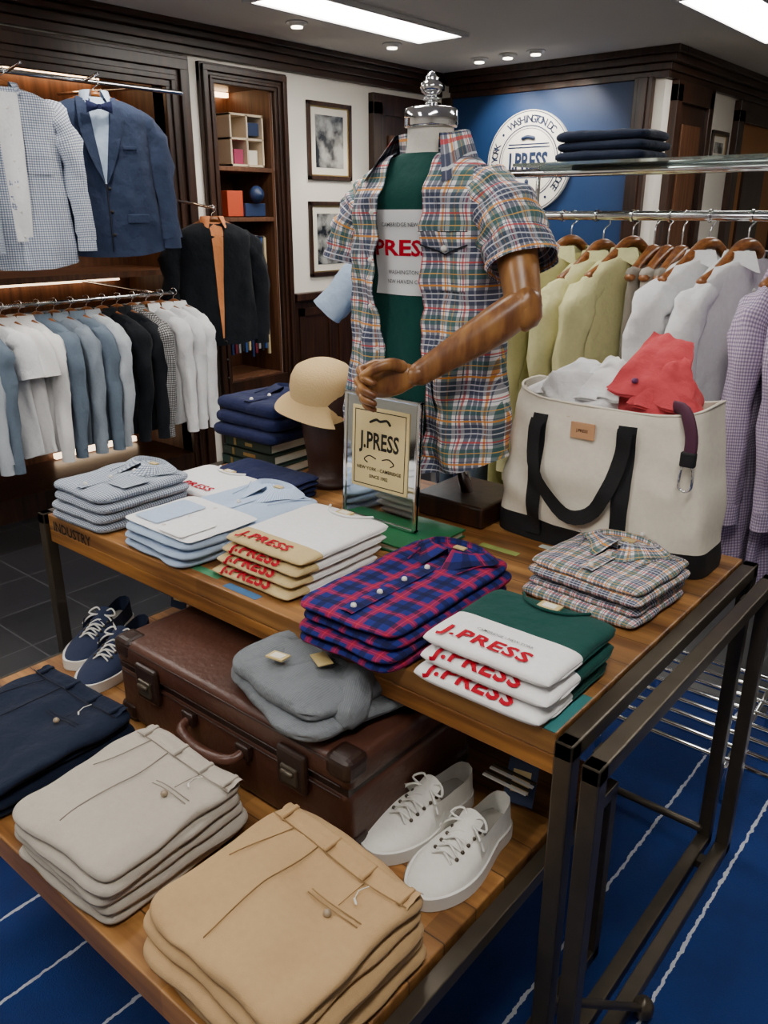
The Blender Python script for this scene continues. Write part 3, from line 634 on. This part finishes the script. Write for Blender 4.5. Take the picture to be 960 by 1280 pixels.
b.text('J.PRESS',.046,INK,fn(.178,1.2),bold=.025,sx=.85);b.text('NEW YORK - CAMBRIDGE',.0115,INK,fn(.125));b.text('SINCE 1902',.0115,INK,fn(.107))
b.tube([(-.03,-.0095,.24),(-.012,-.0095,.248),(.0,-.0095,.245),(.02,-.0095,.249),(.03,-.0095,.24)],.003,INK,n=6,up=(0,1,0))
for s1 in (-1,1):b.tube([(s1*.01,-.0095,.155),(s1*.03,-.0095,.16),(s1*.045,-.0095,.15),(s1*.035,-.0095,.143)],.0015,INK,n=5,up=(0,1,0))
b.obj()
b=B('green_display_book');b.box(-1.31,-1.0,1.305,1.49,.781,.785,GREEN2,.001);b.box(-1.305,-1.005,1.31,1.485,.785,.796,PAPER);b.box(-1.31,-1.0,1.305,1.49,.796,.801,GREEN2,.001);b.obj()
# ================================================================== TOTE
b=B('canvas_tote_bag');bx,by=-.735,1.665
def bagp(a,t,k=0,inn=0):
    w=.250-.036*t+.006*math.sin(PI*t)-inn;d=.088-.004*t+.014*math.sin(PI*t)-inn
    th=2*PI*a;c_,s_=math.cos(th),math.sin(th);e=.42
    x=w*math.copysign(abs(c_)**e,c_);y=d*math.copysign(abs(s_)**e,s_)
    g=.009*noise.noise(Vector((x*9+t*3,y*8,t*4)))*(1 if 0<t<1 else .6);sag=.012*math.cos(2*th)*t
    return (bx+x+(g if abs(c_)>.8 else 0),by+y+g*1.6*abs(s_),.782+.35*t+(sag if t>.9 else 0)*.6-.01*abs(s_)*t**8)
b.grid(lambda a,t:bagp(a,t),96,26,lambda k:(BLACK if (k//96)<4 else CANV),lambda a,t:(a,t*.36),close=True)
b.grid(lambda a,t:bagp(a,1-t*.35,inn=.006),96,5,CANV,close=True)
b.grid(lambda a,t:(bx+(bagp(a,0)[0]-bx)*t,by+(bagp(a,0)[1]-by)*t,.783),48,3,BLACK,close=True)
b.tube([bagp(i/48,1) for i in range(49)],.003,CANV,n=5,sub=1,cap=False,up=(0,0,1))
b.tube([(lambda p:(p[0],p[1]-.001,p[2]-.03))(bagp(i/48,1)) for i in range(49)],.0012,TAN,n=4,sub=1,cap=False,up=(0,0,1))
def fy(x,z):
    t=(z-.782)/.35;d=.088-.004*t+.014*math.sin(PI*t);w=.250-.036*t;r=min(.99,abs(x)/w);g=.009*noise.noise(Vector((x*9+t*3,-d*8,t*4)))*1.6
    return by-d*(1-r**(2/.42))**(.21)+g-.004
def strap(pts,w=.017,off=.0):
    def f(a,t):
        P=[Vector((p[0],0,p[1])) for p in pts];p=cr(P,t);q=cr(P,min(1,t+.01))-cr(P,max(0,t-.01));n=Vector((q.z,0,-q.x)).normalized()
        p=p+n*(2*a-1)*w;return (bx+p.x,fy(p.x,p.z)-off-.003,p.z)
    b.grid(f,3,28,BLACK)
strap([(-.135,.80),(-.133,.95),(-.13,1.085)],.018);strap([(.075,.80),(.075,.95),(.075,1.09)],.019)
strap([(-.13,1.075),(-.137,1.02),(-.115,.94),(-.05,.875),(.01,.885),(.05,.95),(.07,1.03),(.075,1.085)],.016,.012)
b.box(bx-.055,bx+.0,fy(-.02,1.05)-.006,fy(-.02,1.05)-.001,1.045,1.08,PATCH,.001);b.text('J.PRESS',.009,LEATH,lambda X_,Y_,Z_:(bx-.0275+X_,fy(-.02,1.05)-.0065,1.06+Y_))
b.tube([(bx+.15,1.60,1.135),(bx+.185,1.568,1.135),(bx+.205,1.56,1.09),(bx+.207,1.557,1.05)],[(.013,.004)]*4,mat('plum_webbing','#4a1f38',.7),n=8,up=(0,1,0))
b.box(bx+.19,bx+.22,1.55,1.565,1.03,1.06,BLACK,.003)
b.tube([(bx+.195,1.555,1.03),(bx+.215,1.555,1.03),(bx+.218,1.555,.99),(bx+.205,1.555,.98),(bx+.193,1.555,.99),(bx+.195,1.555,1.03)],.003,CHROME,n=6,up=(0,1,0))
b.obj()
def heap(name,c,r,m,seed,amp=.3,n=48,rdg=.0):
    b=B(name)
    def f(a,t):
        th=2*PI*a;ph=PI/2*t;d=Vector((math.cos(th)*math.cos(ph),math.sin(th)*math.cos(ph),math.sin(ph)))
        k=1+amp*noise.noise(d*1.6+Vector((seed,0,0)))+amp*.4*(1-2*abs(noise.noise(d*2.6+Vector((seed,3,0)))))
        return (c[0]+d.x*r[0]*k,c[1]+d.y*r[1]*k,c[2]+d.z*r[2]*k)
    b.grid(f,n,24,m,lambda a,t:(a*.4,t*.2),close=True);return b
b=heap('white_shirt_in_bag',(bx-.08,1.665,1.085),(.115,.07,.075),WHITE,3,.5)
def sheet(b,c,m,seed,th=.006):
    c=[Vector(p) for p in c]
    def f(a,t):
        p=c[0].lerp(c[1],a).lerp(c[3].lerp(c[2],a),t);return p+Vector((0,0,.010*noise.noise(Vector((a*4+seed,t*4,0)))+.02*math.sin(PI*a)*math.sin(PI*t)))+Vector((0,.012*noise.noise(Vector((a*3,t*5,seed))),0))
    b.grid(f,16,16,m,lambda a,t:(a*.2,t*.2));b.grid(lambda a,t:f(a,t)-Vector((0,-.004,th)),16,16,m)
sheet(b,[(bx-.20,1.61,1.12),(bx-.02,1.60,1.125),(bx-.03,1.70,1.185),(bx-.12,1.71,1.19)],WHITE,2)
sheet(b,[(bx-.09,1.62,1.13),(bx+.03,1.60,1.13),(bx+.01,1.68,1.20),(bx-.04,1.70,1.205)],WH2,7);b.obj()
b=heap('coral_shirt_in_bag',(bx+.09,1.67,1.09),(.090,.060,.10),CORAL,8,.3)
sheet(b,[(bx+.0,1.60,1.155),(bx+.18,1.60,1.12),(bx+.14,1.69,1.25),(bx+.05,1.70,1.265)],CORAL,4)
sheet(b,[(bx+.05,1.595,1.13),(bx+.19,1.61,1.12),(bx+.15,1.66,1.22),(bx+.09,1.67,1.235)],CORAL,9)
b.tube([(bx+.06,1.608,1.175),(bx+.06,1.600,1.176)],.006,mat('purple_button','#6a3a6a',.4),n=8,sub=1);b.obj()
# ================================================================== MANNEQUIN
E=empty('mannequin_with_plaid_shirt')
mx,my,mz=-1.18,1.565,1.62
b=B('stand_base');b.box(-1.20,-.995,1.55,1.75,.781,.835,DW,.006);b.rod((mx+.08,1.64,.83),(mx+.03,1.60,1.1),.016,CHROME,12);b.obj(E)
b=B('body_form');b.M=T((mx,my,mz))
NECK=cloth('form_linen','#dedad0')
b.grid(lambda a,t:((.052+.035*(1-t)**3)*math.cos(2*PI*a),(.048+.025*(1-t)**3)*math.sin(2*PI*a),-.05+.105*t),28,8,NECK,close=True)
b.lathe([(r,z-.018) for r,z in [(0,.07),(.056,.07),(.058,.074),(.058,.104),(.054,.108),(.045,.110),(.02,.112),(.013,.116),(.013,.122),(.020,.126),(.013,.130),(.011,.133),(.021,.140),(.025,.149),(.021,.158),(.013,.163),(.015,.166),(.010,.172),(.006,.178),(0,.18)]],(0,0,0),CHROME,32)
b.obj(E)
b=B('green_tee');b.M=T((mx,my,mz))
fr=torso(b,GREEN,.175,.66,.095,.0,2,neck=.062,sh=.085,fold=.006,e=.85,top=.18,nt=.058,wk=.006)
WP=mat('white_print','#dcdee0',.7)
qp(b,fr,[(-.085,-.115),(.085,-.115),(.085,-.295),(-.085,-.295)],WP,.002,14)
b.text('J.PRESS',.046,RED,lambda X_,Y_,Z_:(X_-.018,fr(X_-.018,-.21+Y_)-.0035,-.21+Y_),bold=.03,cut=.01,sx=1.4)
for tt_,zz_ in (('CAMBRIDGE NEW YORK',-.15),('WASHINGTON DC',-.25),('NEW HAVEN CONN',-.27)):b.text(tt_,.012,GREYP,lambda X_,Y_,Z_:(X_+.01,fr(X_+.01,zz_+Y_)-.0035,zz_+Y_),bold=.01)
b.tube([(.066*math.sin(a),-.063*math.cos(a),-.010-.016*math.cos(a)) for a in [2*PI*i/16 for i in range(17)]],.006,GREEN,n=6,sub=1,cap=False,up=(0,0,1))
b.obj(E)
b=B('madras_shirt');b.M=T((mx,my,mz))
gp=lambda t:(.050+.006*math.sin(PI*t),.064+.004*math.sin(PI*t)-.0*t)
f2=torso(b,MADR,.197,.70,.118,.034,5,gap=gp,neck=.073,sh=.088,fold=.014,e=.8,top=.17,nt=.068,nu=120,nv=70,hem=.05,wk=.018)
b.tube([(.12,0,-.062),(.172,.0,-.098),(.225,-.012,-.155),(.268,-.03,-.225)],[(.045,.06),(.062,.080),(.067,.082),(.070,.082)],MADR,n=30,up=(0,1,0),wob=.24,seed=1,cap=False,sub=8)
b.tube([(-.12,0,-.062),(-.160,0,-.098),(-.195,-.01,-.16),(-.212,-.02,-.235)],[(.045,.06),(.056,.080),(.060,.082),(.060,.082)],MADR,n=30,up=(0,1,0),wob=.24,seed=4,cap=False,sub=8)
collar(b,MADR,(0,.004,.0),.076,.068,.050,.060,.070,op=46,out=.42,fw=.35,hi=.25)
for x0_,x1_ in ((.068,.100),(-.054,-.084)):
    qp(b,f2,[(x0_,-.09),(x1_,-.09),(x1_,-.66),(x0_,-.66)],MADR,.004,20)
qp(b,f2,[(.075,-.165),(.165,-.165),(.165,-.28),(.075,-.28)],MADR,.006,10)
fl=[(.073,-.158),(.168,-.158),(.168,-.185),(.073,-.185)];qp(b,f2,fl,MADR,.010,6);qp(b,f2,[(.073,-.185),(.168,-.185),(.121,-.203),(.119,-.203)],MADR,.010,6)
b.tube([(x_,f2(x_,z_)-.012,z_) for x_,z_ in ((.073,-.185),(.097,-.194),(.12,-.204),(.144,-.194),(.168,-.185))],.0018,NGLD,n=5,sub=1);b.tube([(.073,f2(.073,-.158)-.011,-.158),(.12,f2(.12,-.158)-.011,-.158),(.168,f2(.168,-.158)-.011,-.158)],.0009,NGLD,n=5,sub=1)
y=f2(.12,-.19);b.tube([(.12,y-.012,-.192),(.12,y-.016,-.192)],.0065,BTN,n=12,sub=1)
for i in range(6):
    z=-.12-i*.1;b.tube([(-.068,f2(-.068,z)-.005,z),(-.068,f2(-.068,z)-.0075,z)],.0055,BTN,n=10,sub=1)
o=b.obj(E)
b=B('arm_and_hand')
el=Vector((-.875,1.485,1.318));wr_=Vector((-1.03,1.335,1.182))
b.tube([(-.965,1.545,1.51),(-.920,1.52,1.42),el],[(.040,.043),(.042,.045),(.036,.036)],WOODARM,n=20,up=(0,1,0))
b.tube([el+Vector((.006,.004,.012)),el.lerp(wr_,.3),el.lerp(wr_,.7),wr_],[(.036,.037),(.036,.040),(.028,.031),(.021,.025)],WOODARM,n=20,up=(0,0,1))
b.tube([el+Vector((.0,0,.02)),el+Vector((.006,-.003,-.02))],.035,WOODARM,n=16,sub=1)
fd=(wr_-el).normalized();hd=Vector((-.80,-.58,-.10)).normalized();upv=Vector((0,0,1));sd=hd.cross(upv).normalized()
b.tube([wr_-fd*.01,wr_+hd*.012],.0225,WOODARM,n=16,sub=1)
p0=wr_+hd*.012;
b.tube([p0,p0+hd*.03,p0+hd*.06,p0+hd*.082],[(.017,.024),(.019,.037),(.018,.041),(.015,.038)],WOODARM,n=18,up=(0,0,1))
toc=-sd if sd.dot(Vector((.64,-.77,0)))<0 else sd
for i in range(4):
    zz=.031-.0205*i;r=[.0088,.0095,.009,.0078][i];ln=[.042,.046,.043,.034][i]
    k=p0+hd*.078+Vector((0,0,zz));a1=(hd*.75+toc*.55-Vector((0,0,.15))).normalized();a2=(toc*.75-hd*.35-Vector((0,0,.45))).normalized();a3=(-hd*.8+toc*.1-Vector((0,0,.45))).normalized()
    q1=k+a1*ln*.85;q2=q1+a2*ln*.7;q3=q2+a3*ln*.55
    b.tube([k-hd*.02,k,k.lerp(q1,.6),q1,q1.lerp(q2,.6),q2,q3],[r*1.1,r*1.15,r,r*1.08,r*.92,r*.98,r*.8],WOODARM,n=10,up=(.1,.1,1),sub=4)
tb=p0+hd*.02+Vector((0,0,.022))+toc*.01
b.tube([tb,tb+hd*.025+toc*.02+Vector((0,0,.012)),tb+hd*.055+toc*.03+Vector((0,0,.006)),tb+hd*.078+toc*.032-Vector((0,0,.006))],[.014,.0125,.011,.0085],WOODARM,n=12,up=(0,0,1))
b.obj(E)
# ================================================================== RIGHT RACK
b=B('chrome_garment_rack')
for z,r in ((1.61,.013),(1.49,.013)):b.rod((-1.75,2.35,z),(.3,2.35,z),r,CHROME,14)
for x in (-1.72,.25):
    b.box(x-.015,x+.015,2.335,2.365,.0105,1.62,CHROME,.003);b.box(x-.02,x+.02,2.1,2.44,.0105,.04,CHROME,.004)
for x in (-1.36,-.3):b.rod((x,2.35,1.49),(x,2.35,1.61),.007,CHROME)
GL=mat('shelf_glass','#cfe0da',.05,trans=.9);b.box(-1.36,.2,2.2,2.5,1.623,1.631,GL)
for i in range(14):
    x=-1.6+i*.11;b.tube([(x,2.35,1.49),(x+.006,2.35,1.49)],.017,CHROME,n=12,sub=1,cap=False)
b.obj()
b=B('chrome_shoe_rack')
for i in range(8):
    y=1.96+i*.055;b.rod((-.84,y,.14+.008*i),(.2,y,.14+.008*i),.008,CHROME,10)
for x in (-.82,-.46,.15):
    b.rod((x,1.94,.13),(x,2.38,.20),.009,CHROME);b.rod((x,1.96,.018),(x,1.96,.14),.009,CHROME);b.rod((x,2.36,.018),(x,2.36,.2),.009,CHROME)
b.obj()
shirtstack('folded_navy_jeans',-1.13,2.36,1.632,.27,.2,3,.026,NAVY2,130,det=False,two=False)
def onrack(name,x,y,z,m,rot=90,**k):
    b=B(name);b.M=T((x,y,z))@RZ(rot);hshirt(b,m,hook=.105,hz=.022,shd=.075,**k);return b.obj()
zz=1.385
onrack('lime_jacket',-1.235,2.35,zz,YEL,rot=70,seed=1,W=.195,Tk=.04,Ln=.72)
onrack('lime_jacket',-1.13,2.35,zz-.01,YEL,rot=74,seed=2,W=.195,Tk=.04,Ln=.72)
onrack('lime_jacket',-1.04,2.35,zz,YEL,rot=72,seed=3,W=.195,Tk=.035,Ln=.72)
def trousers(name,x,y,z,m,w=.10,L=.9,rot=90):
    b=B(name);b.M=T((x,y,z))@RZ(rot);hanger(b,w*1.1,.105)
    for s in (-1,1):b.tube([(s*w*.45,0,-.04),(s*w*.5,0,-.2),(s*w*.55,0,-.5),(s*w*.6,0,-L)],[(w*.6,.022),(w*.62,.028),(w*.5,.024),(w*.42,.02)],m,n=12,up=(0,1,0),wob=.15,seed=x*9)
    b.tube([(-w,0,-.045),(0,-.003,-.045),(w,0,-.045)],[.02,.02,.02],m,n=8);b.obj()
for i,(x,m_) in enumerate([(-1.6,CHAM),(-1.54,DENIM),(-1.48,CHAM),(-1.40,OLV),(-1.34,OLV),(-.975,TAUPE),(-.935,GRY),(-.895,TAUPE)]):
    trousers('hanging_trousers',x,2.35,zz,m_,.13)
onrack('white_shirt_hanging',-.82,2.35,zz,WHITE,rot=70,seed=5,W=.20,Tk=.035,Ln=.8)
onrack('white_shirt_hanging',-.72,2.35,zz,WHITE,rot=72,seed=6,W=.20,Tk=.035,Ln=.8)
onrack('purple_gingham_shirt',-.585,2.35,zz,GNP,rot=80,seed=7,W=.20,Tk=.035,Ln=.9)
onrack('purple_gingham_shirt',-.50,2.35,zz,GNP,rot=80,seed=8,W=.20,Tk=.035,Ln=.9)
onrack('purple_gingham_shirt',-.42,2.33,zz,GNP,rot=80,seed=9,W=.20,Tk=.035,Ln=.9)
b=B('light_blue_shirt_on_stand');b.M=T((-2.05,2.55,1.36))@RZ(20)
hshirt(b,LBL,W=.2,Ln=.7,Tk=.08,slv='short',seed=11,hg=False,spread=.10);b.M=T((-2.05,2.55,0));b.rod((0,0,.02),(0,0,1.42),.012,CHROME);b.lathe([(0,0.002),(.16,0.002),(.16,.012),(.03,.03),(0,.03)],(0,0,0),STEEL)
b.lathe([(0,1.40),(.03,1.42),(.045,1.46),(.045,1.5),(.02,1.54),(0,1.55)],(0,0,0),mat('navy_knob','#101830',.2));b.obj()
# ================================================================== LEFT RACKS
b=B('wardrobe_rails')
for z,y0,y1 in ((2.06,.5,2.85),(1.10,.5,2.85)):
    b.rod((-3.72,y0,z),(-3.72,y1,z),.011,CHROME,12)
    for y in (.6,1.6,2.6):b.rod((-4.45,y,z+.03),(-3.72,y,z),.008,CHROME)
for y,z in ((2.31,2.06),(1.95,2.06)):b.rod((-3.72,y,z),(-3.6,y,z+.02),.007,CHROME)
b.rod((-4.0,2.97,1.56),(-3.68,2.97,1.52),.008,CHROME);b.obj()
for i,m_ in enumerate([WHITE,LB2,CHAM,WHITE,WH2,WH2,CHAM,GBL,CHAM,LB2,CARD,CARD,GNK,WHITE,WHITE,WHITE]):
    y=1.42+i*.085
    nm='hanging_tee' if i in(3,4) else 'hanging_shirt'
    b=B(nm);b.M=T((-3.72,y,1.04))@RZ(26+random.uniform(-8,8));ff=hshirt(b,m_,W=.18,Ln=.62,Tk=.03,slv='short' if i in(3,4) else 'long',seed=i*3,nu=32,nv=14,hg=True,but=False,spread=.012,fold=.014,sr=.85)
    if i==4:qp(b,ff,[(-.05,-.15),(.08,-.15),(.08,-.28),(-.05,-.28)],GREYP,.004)
    b.obj()
b=B('gingham_shirt_hanging');b.M=T((-3.62,1.86,1.98))@RZ(75);fr=hshirt(b,GN2,W=.21,Ln=.72,Tk=.06,seed=4,spread=.05,sr=1.1);qp(b,fr,[(.05,-.2),(.15,-.2),(.15,-.33),(.05,-.33)],GN2,.006);qp(b,fr,[(-.05,-.02),(.05,-.02),(.035,-.6),(-.035,-.6)],WHITE,.006,8);b.obj()
b=B('checked_shirt_hanging');b.M=T((-3.62,1.46,1.98))@RZ(75);hshirt(b,GNG,W=.2,Ln=.72,Tk=.06,seed=14);b.obj()
def jacket(name,M,m,inner,W=.225,Ln=.72,Tk=.085,btn=None,bow=False,seed=0,vz=-.36,lap=True):
    b=B(name);b.M=M
    fr=hshirt(b,m,W=W,Ln=Ln,Tk=Tk,seed=seed,col=False,but=False,flare=.03,fold=.006,spread=.045,nu=48,nv=24,sr=1.1)
    k_=1.0 if lap else .62
    b.grid(lambda a,t:((2*a-1)*(.050*k_*(1-t)+.004),fr((2*a-1)*(.050*k_*(1-t)+.004),vz*t)-.004,vz*t),8,12,inner,lambda a,t:((2*a-1)*.06,t*.3))
    if lap:
        for s in (-1,1):
            b.grid(lambda a,t:(s*((.048*(1-t)+.003)+a*.056*math.sin(PI*min(1,t*.75+.22))),fr(s*(.05*(1-t)+a*.05),vz*t)-.006-.005*a,.004+vz*t),5,14,m)
            b.box(s*.13-.05,s*.13+.05,fr(s*.13,-.5)-.012,fr(s*.13,-.5)-.004,-.53,-.49,m,.003)
        b.box(.09,.15,fr(.12,-.2)-.008,fr(.12,-.2)-.002,-.215,-.2,m,.002)
    collar(b,inner,(0,0,-.005),.055,.045,.035,.035,.045)
    for i in range(3):
        z=vz-.02-i*.1;y=fr(.01,z)-.007;b.tube([(.012,y,z),(.012,y-.003,z)],.008,btn or INK,n=10,sub=1)
    b.tube([(0.0,fr(0,z_)-.004,z_) for z_ in [vz+(-Ln*.96-vz)*i/8 for i in range(9)]],.002,INK,n=5,sub=1)
    if bow:
        y=fr(0,-.05)-.03
        for s in (-1,1):b.grid(lambda a,t:(s*a*.055,y-.006*math.sin(PI*t),-.045+(2*t-1)*(.008+.018*a)),4,4,NAVY)
        b.box(-.008,.008,y-.012,y+.004,-.055,-.035,NAVY,.002)
    return b.obj()
jacket('navy_blazer_hanging',T((-3.62,2.29,1.98))@RZ(66),DENIM,LBL,bow=True,seed=3,Ln=.68)
jacket('navy_cardigan_hanging',T((-3.66,2.94,1.45))@RZ(66),CARD,ORNG,seed=6,lap=False,vz=-.60,Ln=.64,W=.2)
# ================================================================== CAMERA
cd=bpy.data.cameras.new('camera');co=bpy.data.objects.new('camera',cd);bpy.context.collection.objects.link(co)
cd.sensor_fit='VERTICAL';cd.sensor_height=36;cd.lens=1020/1280*36;cd.clip_start=.02
co.location=(0,0,1.5);co.rotation_euler=(PI/2-math.atan(375/1020),0,math.radians(40))
bpy.context.scene.camera=co
